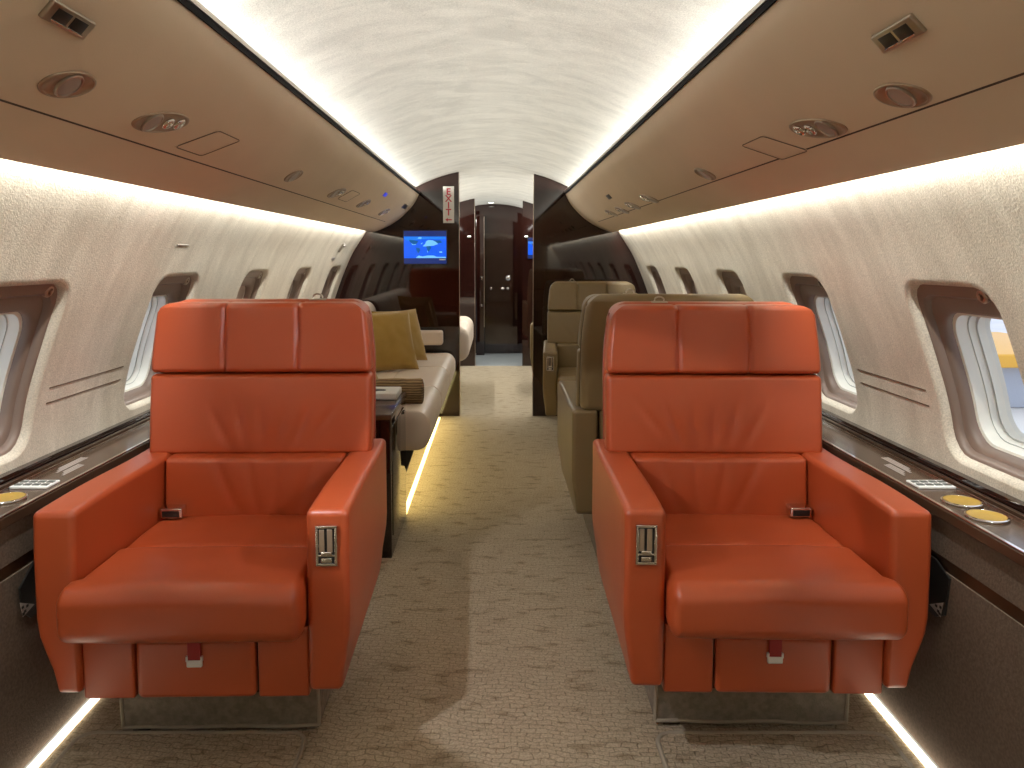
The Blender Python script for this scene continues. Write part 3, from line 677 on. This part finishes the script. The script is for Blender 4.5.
    bm = bmesh.new(); rbox(bm, (0, .535, .512), (.2545, .05, .093), (.012, .02, .012), n=(48, 3, 12), m=5, fn=lum); link('lumbar_cushion', bm, body, root)
    def backf(p):
        p = lean(p)
        if p.y < .60 + (p.z - .6) * TAN:
            cx = p.x / .33; p.y -= .008 * math.cos(cx * 1.4) * math.cos((p.z - .72) / .13 * 1.3)
            for q, (x0, sl, am, zc) in enumerate(((-.10, .5, .0038, .68), (-.045, .25, .0048, .69), (.005, .05, .0045, .685), (.055, -.15, .0042, .68), (.105, -.4, .0050, .68), (.15, -.8, .0030, .70))):
                xx = p.x * aisle - x0 + (p.z - .65) * sl; p.y += am * g(xx, .011) * g(p.z - zc, .055) * (0.55 if plain else 1.7)
            p.y += .0022 * noise.noise(Vector((p.x * 8 + seed * 3, p.z * 8, seed)))
        return p
    bm = bmesh.new(); rbox(bm, (0, .578, .716), (.326, .038, .117), (.016, .026, .014), n=(64, 2, 20), m=5, fn=backf); link('back_cushion', bm, body, root)
    def topround(p, zt=1.056, hw=.333, rr=.060, y=0):
        t = (p.z - (zt - rr)) / rr
        if t > 0: p.x = math.copysign(min(abs(p.x), hw - rr + rr * math.sqrt(max(0, 1 - t * t))) , p.x) if abs(p.x) > hw - rr else p.x
        return p
    def headf(p):
        p = topround(p, 1.041, .324, .055); fr = p.y < .575
        if p.z > .84: p.x *= 1 - .045 * smooth01((p.z - .85) / .2)
        if fr:
            for xs in (-.108, .108):
                d = p.x - xs; p.y += .0085 * g(d, .0062)
            u = (p.x + .108) % .216 - .108
            p.y -= .0035 * math.cos(u / .108 * 1.4)
            p.y += .0016 * noise.noise(Vector((p.x * 10, p.z * 10, seed + 9)))
        if p.z > 1.022:
            for xs in (-.108, .108): p.z -= .003 * g(p.x - xs, .005)
        return lean(p)
    bm = bmesh.new(); rbox(bm, (0, .578, .9385), (.324, .042, .1025), (.016, .026, .016), n=(110, 3, 14), m=5, fn=headf); link('headrest', bm, body, root)
    # back shell
    def shell(p):
        p = topround(p, 1.046, .321, .065)
        if p.z > .84: p.x *= 1 - .045 * smooth01((p.z - .85) / .2)
        q = p.y > .67
        if q: p.y += .012 * math.cos(p.x / .34 * 1.5) - .02 * smooth01((.45 - p.z) / .2)
        return lean(p)
    bm = bmesh.new(); rbox(bm, (0, .655, .824), (.321, .042, .222), (.030, .036, .030), n=(24, 2, 20), m=5, fn=shell); rbox(bm, (0, .640, .47), (.252, .042, .16), (.02, .03, .03), n=(12, 2, 8), m=4, fn=shell); sh = link('back_shell', bm, body, root)
    for sgn in (-1, 1):
        pts = [Vector((sgn * .3215, .648, .62 + k * .03)) for k in range(11)] + [Vector((sgn * .3205, .648, .975)), Vector((sgn * .314, .648, 1.01))]
        def pf(p):
            if p.z > .84: p.x *= 1 - .045 * smooth01((p.z - .85) / .2)
            return lean(p)
        bm = bmesh.new(); tube(bm, [pf(q) for q in pts], .003, seg=6); link('shell_piping', bm, trim, sh)
    # harness guide on the crown
    c = lean(Vector((aisle * .145, .64, 1.047)))
    bm = bmesh.new(); tube(bm, [c + Vector((.015 * math.cos(t), 0, .011 * math.sin(t) + .004)) for t in [math.pi * 2 * k / 18 for k in range(18)]], .003, seg=6, closed=True)
    rbox(bm, tuple(c + Vector((0, 0, -.003))), (.026, .008, .004), .002, m=1); link('harness_guide', bm, 'satin', root)
    # belt buckle lying at the rear corner of the cushion, wall side
    c = Vector((-aisle * .218, .450, .447))
    bm = bmesh.new(); rbox(bm, (c.x, c.y + .002, c.z + .016), (.030, .024, .014), .004, m=2); bk = link('belt_buckle', bm, 'chrome', root)
    bm = bmesh.new(); rbox(bm, (c.x, c.y - .0215, c.z + .015), (.024, .0015, .009), .001, m=1); link('buckle_slot', bm, 'black', bk)
    bm = bmesh.new(); rbox(bm, (c.x + aisle * .002, c.y + .038, c.z + .022), (.025, .02, .004), .002, m=1); link('webbing', bm, body, bk)
    # carpet-covered pedestal
    bm = bmesh.new(); rbox(bm, (0, .40, .103), (.243, .24, .099), .008, m=2, fn=lambda p: Vector((p.x, p.y - (.010 if p.y < .3 and p.z > .1 else 0), p.z)))
    pd = link('pedestal', bm, 'carpet_base', root)
    bm = bmesh.new()
    for sgn in (-1, 1): tube(bm, [(sgn * .243, .160 - .010 * k / 6, .012 + .186 * k / 6) for k in range(7)], .005, seg=6)
    tube(bm, [(-.243 + .486 * k / 8, .1575, .012 + .002 * math.sin(k * 1.7)) for k in range(9)], .005, seg=6)
    link('bound_edge', bm, 'binding', pd)
    bm = bmesh.new()
    for sx in (-.20, .19): rbox(bm, (sx, .175, .006), (.022, .012, .006), .002, m=1)
    link('floor_fitting', bm, 'black', pd)
    return root
s1 = make_seat('orange', 'orange_trim', 1, 1); s1.location = (-.650, 1.645, 0); s1.scale = (1, 1, 1.004); s1.rotation_euler = (0, 0, R(1.2)); tag(s1, 'burnt-orange leather lounge seat facing the camera on the left of the aisle', 'seat')
s2 = make_seat('orange', 'orange_trim', -1, 2); s2.location = (.672, 1.665, 0); s2.rotation_euler = (0, 0, R(-1.0)); s2.scale = (.985, 1, .995); tag(s2, 'burnt-orange leather lounge seat facing the camera on the right of the aisle', 'seat')
s3 = make_seat('olive', 'olive_trim', 1, 3, True); s3.location = (.668, 3.49, 0); s3.rotation_euler = (0, 0, math.pi); tag(s3, 'olive leather seat seen from behind, back to back with the right orange seat', 'seat')
s4 = make_seat('olive', 'olive_trim', -1, 4, True); s4.location = (.655, 4.68, 0); s4.rotation_euler = (0, 0, R(-4)); s4.scale = (.95, 1, .965); tag(s4, 'olive leather seat facing the camera in front of the dark right divider', 'seat')
s5 = make_seat('olive', 'olive_trim', -1, 5, True); s5.location = (.665, 6.40, 0); s5.rotation_euler = (0, 0, R(-7)); tag(s5, 'tan-olive seat edge just visible past the dark right divider', 'seat')

# raised carpet covers in front of the orange seats
def carpet_mat(x0, x1, lab):
    y0, y1, r = .75, 1.78, .04; pts = []
    for cx, cy, a0 in ((x1 - r, y1 - r, 0), (x0 + r, y1 - r, 90), (x0 + r, y0 + r, 180), (x1 - r, y0 + r, 270)):
        for k in range(7): a = R(a0 + 15 * k); pts.append((cx + r * math.cos(a), cy + r * math.sin(a)))
    bm = bmesh.new(); lo = [bm.verts.new((x, y, .001)) for x, y in pts]; hi = [bm.verts.new((x, y, .011)) for x, y in pts]; n = len(pts)
    bm.faces.new(lo[::-1]); bm.faces.new(hi)
    for k in range(n): bm.faces.new((lo[k], lo[(k + 1) % n], hi[(k + 1) % n], hi[k]))
    o = tag(link('carpet_mat', bm, 'carpet', smooth=False), lab, 'mat')
    bm = bmesh.new(); tube(bm, [(x, y, .009) for x, y in pts], .0065, seg=8, closed=True); link('bound_edge', bm, 'binding', o)
carpet_mat(-.99, -.432, 'bound rectangle of patterned carpet on the floor before the left orange seat')
carpet_mat(.425, .99, 'bound rectangle of patterned carpet on the floor before the right orange seat')

# ------------------------------------------------------------------ credenza and divan on the left
cr = empty('side_cabinet', (-.71, 3.14, 0)); tag(cr, 'low polished dark cabinet behind the left orange seat, at the end of the cream divan', 'cabinet')
bm = bmesh.new(); rbox(bm, (0, 0, .275), (.332, .245, .275), .004, m=2); link('body', bm, 'wood', cr)
bm = bmesh.new(); rbox(bm, (0, 0, .562), (.337, .250, .012), .004, m=2); link('cabinet_top', bm, 'ledge_wood', cr)
bm = bmesh.new(); rbox(bm, (.3325, -.02, .30), (.003, .19, .22), .002, m=1); link('side_panel', bm, 'wood', cr)
bm = bmesh.new(); rbox(bm, (.337, .16, .50), (.004, .012, .008), .002, m=1); link('latch', bm, 'chrome', cr)
tb = empty('tissue_box', (-.515, 3.27, .5745)); tag(tb, 'white tissue box with an oval opening on the dark cabinet', 'tissue box')
def tslot(p):
    if p.z > .020:
        d = math.hypot(p.x / .075, p.y / .035)
        if d < 1: p.z -= .012 * (1 - d ** 4)
    return p
bm = bmesh.new(); rbox(bm, (0, 0, .015), (.125, .085, .015), .006, n=(24, 16, 2), m=3, fn=tslot); link('box', bm, 'white', tb)
bm = bmesh.new(); lathe(bm, [(1, .0200), (1, .0298), (.97, .0302)], lambda u, v, w_: Vector((u, v, w_)), seg=28, sx=.066, sy=.030); link('opening', bm, 'black', tb)

sf = empty('divan', (-.62, 4.44, 0)); tag(sf, 'cream leather divan with channelled seat along the left wall', 'sofa')
Y0, Y1 = -1.05, 1.08
L3 = (Y1 - Y0) / 3
for i in range(3):
    a = Y0 + L3 * i; cy = a + L3 / 2
    def sf_fn(p):
        if p.z > .42: p.z -= .010 * g(p.x - .055, .010); p.z += .010 * math.cos((p.y - cy) / (L3 / 2) * 1.4) - .008
        if p.x > .28: p.x += .004 * math.cos((p.y - cy) / (L3 / 2) * 1.4)
        return p
    bm = bmesh.new(); rbox(bm, (.085, cy, .395), (.265, L3 / 2 - .001, .095), (.07, .018, .07), n=(24, 10, 2), m=6, fn=sf_fn); link('seat_cushion', bm, 'cream', sf)
    bm = bmesh.new(); rbox(bm, (-.255, cy, .66), (.085, L3 / 2 - .001, .20), (.05, .018, .07), n=(4, 10, 6), m=5, fn=lambda p: Vector((p.x - (p.z - .5) * .18, p.y, p.z))); link('back_cushion', bm, 'cream', sf)
bm = bmesh.new(); rbox(bm, (-.03, (Y0 + Y1) / 2, .155), (.17, (Y1 - Y0) / 2 - .01, .15), .006, m=2); link('base', bm, 'wood', sf)
for yy in (Y0 + .05, Y0 + .95, Y1 - .12):
    bm = bmesh.new(); rbox(bm, (.245, yy, .24), (.03, .02, .06), .008, m=2, fn=lambda p: Vector((p.x - (.3 - p.z) * .35, p.y, p.z))); link('bracket', bm, 'black', sf)
bm = bmesh.new(); rbox(bm, (-.02, Y1 - .055, .60), (.285, .05, .052), .02, n=(6, 1, 1), m=4); link('armrest', bm, 'cream', sf)
bm = bmesh.new(); extrude_y(bm, [(x, z) for x, z in ((-.400, .002), (-.400, .008), (-.384, .008), (-.380, .002))], 3.40, 5.50)
tag(link('floor_light_strip', bm, 'led_yellow', smooth=False), 'glowing yellow light strip on the floor beneath the cream divan', 'light strip')
area('divan_strip_light', (-.395, 4.45, .16), (.25, 0, -1), .02, 2.1, 4.0, (1.0, .80, .30))

def pillow(name, loc, rot, size, th, m, lab, group=None):
    bm = bmesh.new(); n = 22; top = {}; 
    for sgn in (1, -1):
        for i in range(n + 1):
            for j in range(n + 1):
                u = -1 + 2 * i / n; v = -1 + 2 * j / n; edge = (i in (0, n)) or (j in (0, n))
                if edge and sgn < 0: top[(i, j, -1)] = top[(i, j, 1)]; continue
                h = ((1 - u * u) * (1 - v * v)) ** .38 * th
                pin = 1 - .07 * (1 - v * v) * 1 if True else 1; pin2 = 1 - .07 * (1 - u * u)
                x = u * size * (1 - .055 * (1 - v * v)); z = v * size * (1 - .055 * (1 - u * u))
                h += .006 * noise.noise(Vector((u * 3, v * 3, sgn + size * 20))) * (0 if edge else 1)
                top[(i, j, sgn)] = bm.verts.new((x, sgn * h, z))
    for sgn in (1, -1):
        for i in range(n):
            for j in range(n):
                q = [top[(i, j, sgn)], top[(i + 1, j, sgn)], top[(i + 1, j + 1, sgn)], top[(i, j + 1, sgn)]]
                bm.faces.new(q if sgn > 0 else q[::-1])
    o = link(name, bm, m); o.location = loc; o.rotation_euler = rot; tag(o, lab, 'pillow', group)
    return o
pillow('throw_pillow', (-.640, 4.60, .668), (R(-20), 0, R(34)), .190, .060, 'mustard', 'mustard velvet pillow in front, leaning on the cream divan back')
pillow('throw_pillow', (-.600, 4.95, .664), (R(-20), 0, R(44)), .180, .055, 'mustard', 'mustard velvet pillow half hidden behind the front mustard one')
pillow('throw_pillow', (-.745, 4.02, .60), (R(-28), 0, R(50)), .15, .05, 'tan', 'tan pillow mostly hidden behind the left orange seat')
bm = bmesh.new(); fr = lambda u, v, w_: Vector((w_, u, v))
prof = [(.012, -.28), (.050, -.28), (.062, -.27)] + [(.062 + .0012 * math.sin(k * 1.3), -.27 + .54 * k / 20) for k in range(21)] + [(.058, .28), (.045, .284), (.012, .276)]
lathe(bm, prof, fr, seg=28); ro = link('rolled_throw', bm, 'weave'); ro.location = (-.60, 3.58, .542)
tag(ro, 'rolled brown woven throw lying across the near end of the divan', 'throw')

# second cabin, left: end of another divan seen past the divider
sd = empty('divan', (-.62, 6.55, 0)); tag(sd, 'rounded end of a second cream divan past the dark left divider', 'sofa')
for i in range(2):
    bm = bmesh.new(); rbox(bm, (.13, -.28 + .57 * i, .49), (.305, .28, .14), (.09, .03, .09), n=(8, 4, 2), m=5); link('seat_cushion', bm, 'cream', sd)
bm = bmesh.new(); rbox(bm, (.02, 0, .17), (.27, .52, .165), .01, m=2); link('base', bm, 'wood', sd)
area('forward_strip_light', (-.27, 6.5, .30), (.10, 0, -1), .02, 1.2, .4, (1.0, .85, .45))

# ------------------------------------------------------------------ screens and exit sign
M['screen'] = mat('blue_map_screen', (0, 0, 0), .2, emit=(.003, .12, .95), es=1.0)
M['screen_bar'] = mat('navy_screen_band', (0, 0, 0), .2, emit=(.012, .035, .20), es=.8)
M['screen_land'] = mat('teal_map_land', (0, 0, 0), .3, emit=(.0, .10, .35), es=1.0)
M['screen_light'] = mat('pale_map_daylight', (0, 0, 0), .3, emit=(.18, .55, .95), es=1.1)
def screen(x0, x1, z0, z1, y, lab):
    cx, cz, hx, hz = (x0 + x1) / 2, (z0 + z1) / 2, (x1 - x0) / 2, (z1 - z0) / 2
    t_ = empty('wall_screen', (cx, y, cz)); tag(t_, lab, 'screen')
    bm = bmesh.new(); rbox(bm, (0, -.008, 0), (hx + .004, .008, hz + .004), .003, m=2); link('bezel', bm, 'black', t_)
    bm = bmesh.new(); box(bm, (0, -.0168, 0), (hx, .0006, hz * .66)); pic = link('map_picture', bm, 'screen', t_, smooth=False)
    bm = bmesh.new(); box(bm, (0, -.0168, hz * .83), (hx, .0006, hz * .17)); link('caption_bar', bm, 'screen_bar', pic, smooth=False)
    bm = bmesh.new(); box(bm, (0, -.0168, -hz * .83), (hx, .0006, hz * .17)); link('caption_bar', bm, 'screen_bar', pic, smooth=False)
    def blobs(lst, m, nm, off):
        bm = bmesh.new()
        for j, poly in enumerate(lst):
            vs_ = [bm.verts.new((px * hx, -.0176 - off - .0001 * j, pz * hz)) for px, pz in poly]
            bm.faces.new(vs_)
        link(nm, bm, m, pic, smooth=False)
    blobs([[(-.98, .64), (-.98, .5), (-.8, .38), (-.3, .46), (.1, .5), (.6, .48), (.98, .52), (.98, .64)]], M['screen_mid'], 'polar_band', 0)
    blobs([[(-.75, .45), (-.5, .42), (-.32, .36), (-.4, .22), (-.55, .12), (-.6, .22), (-.7, .3)],
           [(-.42, -.02), (-.26, -.06), (-.24, -.2), (-.33, -.36), (-.4, -.2)],
           [(.02, .1), (.22, .1), (.28, -.02), (.18, -.25), (.12, -.22), (.08, -.04)],
           [(.1, .42), (.7, .42), (.8, .3), (.5, .2), (.2, .2)]], M['screen_land'], 'continents', .0004)
    blobs([[(-.66, .24), (-.6, .14), (-.45, .14), (-.42, .2), (-.55, .18)],
           [(-.12, .06), (0, .05), (.4, .1), (.62, .2), (.5, .34), (.35, .43), (.15, .44), (.05, .36), (0, .2)],
           [(-.35, .52), (-.18, .5), (-.16, .62), (-.3, .62)],
           [(-.22, .2), (-.12, .3), (-.14, .18)],
           [(.66, -.26), (.8, -.24), (.8, -.34), (.68, -.33)],
           [(.09, -.2), (.14, -.22), (.12, -.36)],
           [(-.42, -.6), (-.3, -.5), (-.12, -.56), (.1, -.5), (.4, -.5), (.55, -.58), (.97, -.58), (.97, -.65), (-.42, -.65)]], M['screen_light'], 'daylight_areas', .0008)
    blobs([[(.66, -.70), (.96, -.70), (.96, -.78), (.66, -.78)]], M['signwhite'], 'scale_mark', .0010)
M['screen_mid'] = mat('cyan_map_band', (0, 0, 0), .3, emit=(.01, .22, .90), es=1.0)
screen(-.643, -.334, 1.131, 1.370, YD, 'wide blue world-map screen on the dark left divider')
screen(.368, .66, 1.165, 1.385, YD2, 'blue map screen mostly hidden past the right divider edge')

es_ = empty('exit_sign', (-.317, YD, 1.558)); tag(es_, 'white vertical sign with red EXIT letters and a left arrow', 'sign')
bm = bmesh.new(); rbox(bm, (0, -.004, 0), (.040, .004, .132), .002, m=1); link('sign_face', bm, 'signwhite', es_)
for ch, z in (('E', .092), ('X', .042), ('I', -.006), ('T', -.056)):
    cu = bpy.data.curves.new('letter', 'FONT'); cu.body = ch; cu.size = .066; cu.offset = .0012; cu.align_x = 'CENTER'; cu.align_y = 'CENTER'; cu.extrude = .0006
    tmp = bpy.data.objects.new('tmp', cu); col.objects.link(tmp); dg = bpy.context.evaluated_depsgraph_get(); dg.update()
    me = bpy.data.meshes.new_from_object(tmp.evaluated_get(dg)); bpy.data.objects.remove(tmp)
    me.materials.clear(); me.materials.append(M['signred'])
    o = bpy.data.objects.new('letter', me); col.objects.link(o); o.parent = es_; o.location = (0, -.0088, z); o.rotation_euler = (R(90), 0, 0)
bm = bmesh.new()
for poly in ([(-.024, -.108), (-.006, -.094), (-.006, -.122)], [(-.008, -.104), (.024, -.104), (.024, -.112), (-.008, -.112)]):
    a = [bm.verts.new((x, -.0084, z)) for x, z in poly]; b = [bm.verts.new((x, -.0094, z)) for x, z in poly]; bm.faces.new(a); bm.faces.new(b); n = len(a)
    for k in range(n): bm.faces.new((a[k], a[(k + 1) % n], b[(k + 1) % n], b[k]))
link('arrow', bm, 'signred', es_, smooth=False)
# coat hook and placard on the left wall by the divider
def wallF(side, y, z):
    s0 = WALL.s_of_z(z); X, Z = WALL.at(s0); tx, tz = WALL.tan(s0); c = Vector((side * X, y, Z)); ev = Vector((side * tx, 0, tz)); en = Vector((-side * tz, 0, tx))
    return lambda u, v, w_=0: c + Vector((0, 1, 0)) * u + ev * v + en * w_
F = wallF(-1, 5.05, 1.245); bm = bmesh.new(); lensbox(bm, F, (0, 0, .006), (.008, .035, .006), .003, m=2); lensbox(bm, F, (0, .02, .016), (.03, .008, .006), .003, m=2); tag(link('coat_hook', bm, 'satin'), 'small metal coat hook on the left wall beside the divider', 'hook')
F = wallF(-1, 5.0, 1.17); bm = bmesh.new(); lensbox(bm, F, (0, 0, .001), (.05, .010, .001), .0008, m=1); tag(link('placard', bm, 'lens'), 'small pale placard under the coat hook on the left wall', 'placard')
F = wallF(-1, 2.55, 1.22); bm = bmesh.new(); lensbox(bm, F, (0, 0, .001), (.045, .003, .001), .0008, m=1); tag(link('placard', bm, 'lens'), 'thin grey placard high on the left wall between two windows', 'placard')

# ------------------------------------------------------------------ reading lamps shining down
def spot(loc, target, power, angle, blend, color, size=.02):
    l = bpy.data.lights.new('reading_lamp', 'SPOT'); l.energy = power; l.spot_size = R(angle); l.spot_blend = blend; l.color = color; l.shadow_soft_size = size
    o = bpy.data.objects.new('reading_lamp', l); col.objects.link(o); o.location = loc
    o.rotation_euler = (Vector(target) - Vector(loc)).to_track_quat('-Z', 'Y').to_euler()
spot((-.645, 1.268, 1.43), (.45, 2.30, .15), 34, 47, .12, (.93, .95, 1), .012)
spot((.674, 1.258, 1.415), (-.62, 2.15, .55), 24, 40, .4, (1, .90, .95), .02)

# ------------------------------------------------------------------ outside, seen through the right-hand windows
M['apron'] = mat('pale_concrete', (.70, .70, .74), .7, c2=(.62, .63, .68), nscale=.6)
M['yellow'] = mat('yellow_paint', (.80, .42, .04), .4)
M['bluegrey'] = mat('blue_grey_glass', (.40, .44, .52), .3)
M['steel'] = mat('pale_steel', (.45, .52, .62), .5)
bm = bmesh.new(); box(bm, (0, 20, -1.62), (60, 60, .02)); tag(link('ground', bm, 'apron'), 'pale concrete apron outside the windows', 'ground', kind='structure')
ld = empty('belt_loader', (6.6, 10.0, -1.6)); ld.scale = (1, 1, .83); tag(ld, 'yellow ground vehicle with dark windows seen through the nearest right window', 'vehicle')
bm = bmesh.new(); rbox(bm, (0, 0, .66), (1.4, 2.2, .50), .06, m=3); link('chassis', bm, 'white', ld)
bm = bmesh.new()
for x, y in ((-1.3, -1.0), (-1.3, -.35), (-1.3, .35), (-1.3, 1.4), (1.0, -1.0), (1.0, 1.4)): rbox(bm, (x, y, 1.35), (.07, .09, .50), .02, m=2)
rbox(bm, (-.15, .2, 1.88), (1.25, 1.35, .10), .03, m=2); link('cab_frame', bm, 'yellow', ld)
bm = bmesh.new(); box(bm, (-.15, .2, 1.47), (1.1, 1.15, .30)); link('cab_glass', bm, 'bluegrey', ld)
for x in (-1.2, 1.2):
    for y in (-1.4, 1.4):
        bm = bmesh.new(); fr = lambda u, v, w_, x=x, y=y: Vector((x + w_, y + u, .36 + v)); lathe(bm, [(.34, -.13), (.36, -.10), (.36, .10), (.34, .13)], fr, seg=24); link('wheel', bm, 'black', ld)
st = empty('hangar_truss', (14, 19, -1.6)); tag(st, 'pale steel hangar framework beyond the yellow vehicle', 'structure')
for i in range(5):
    bm = bmesh.new(); tube(bm, [(-6 + 3 * i, 6 - 3 * i, 0), (-6 + 3 * i, 6 - 3 * i, 6)], .12); tube(bm, [(-6 + 3 * i, 6 - 3 * i, 2.2), (-4.5 + 3 * i, 4.5 - 3 * i, 4.2)], .07); tube(bm, [(-6 + 3 * i, 6 - 3 * i, 4.2), (-3 + 3 * i, 3 - 3 * i, 2.2)], .07); link('column', bm, 'steel', st)
bm = bmesh.new(); tube(bm, [(-6, 6, 4.2), (6, -6, 4.2)], .10); tube(bm, [(-6, 6, 2.6), (6, -6, 2.6)], .10); link('girder', bm, 'steel', st)
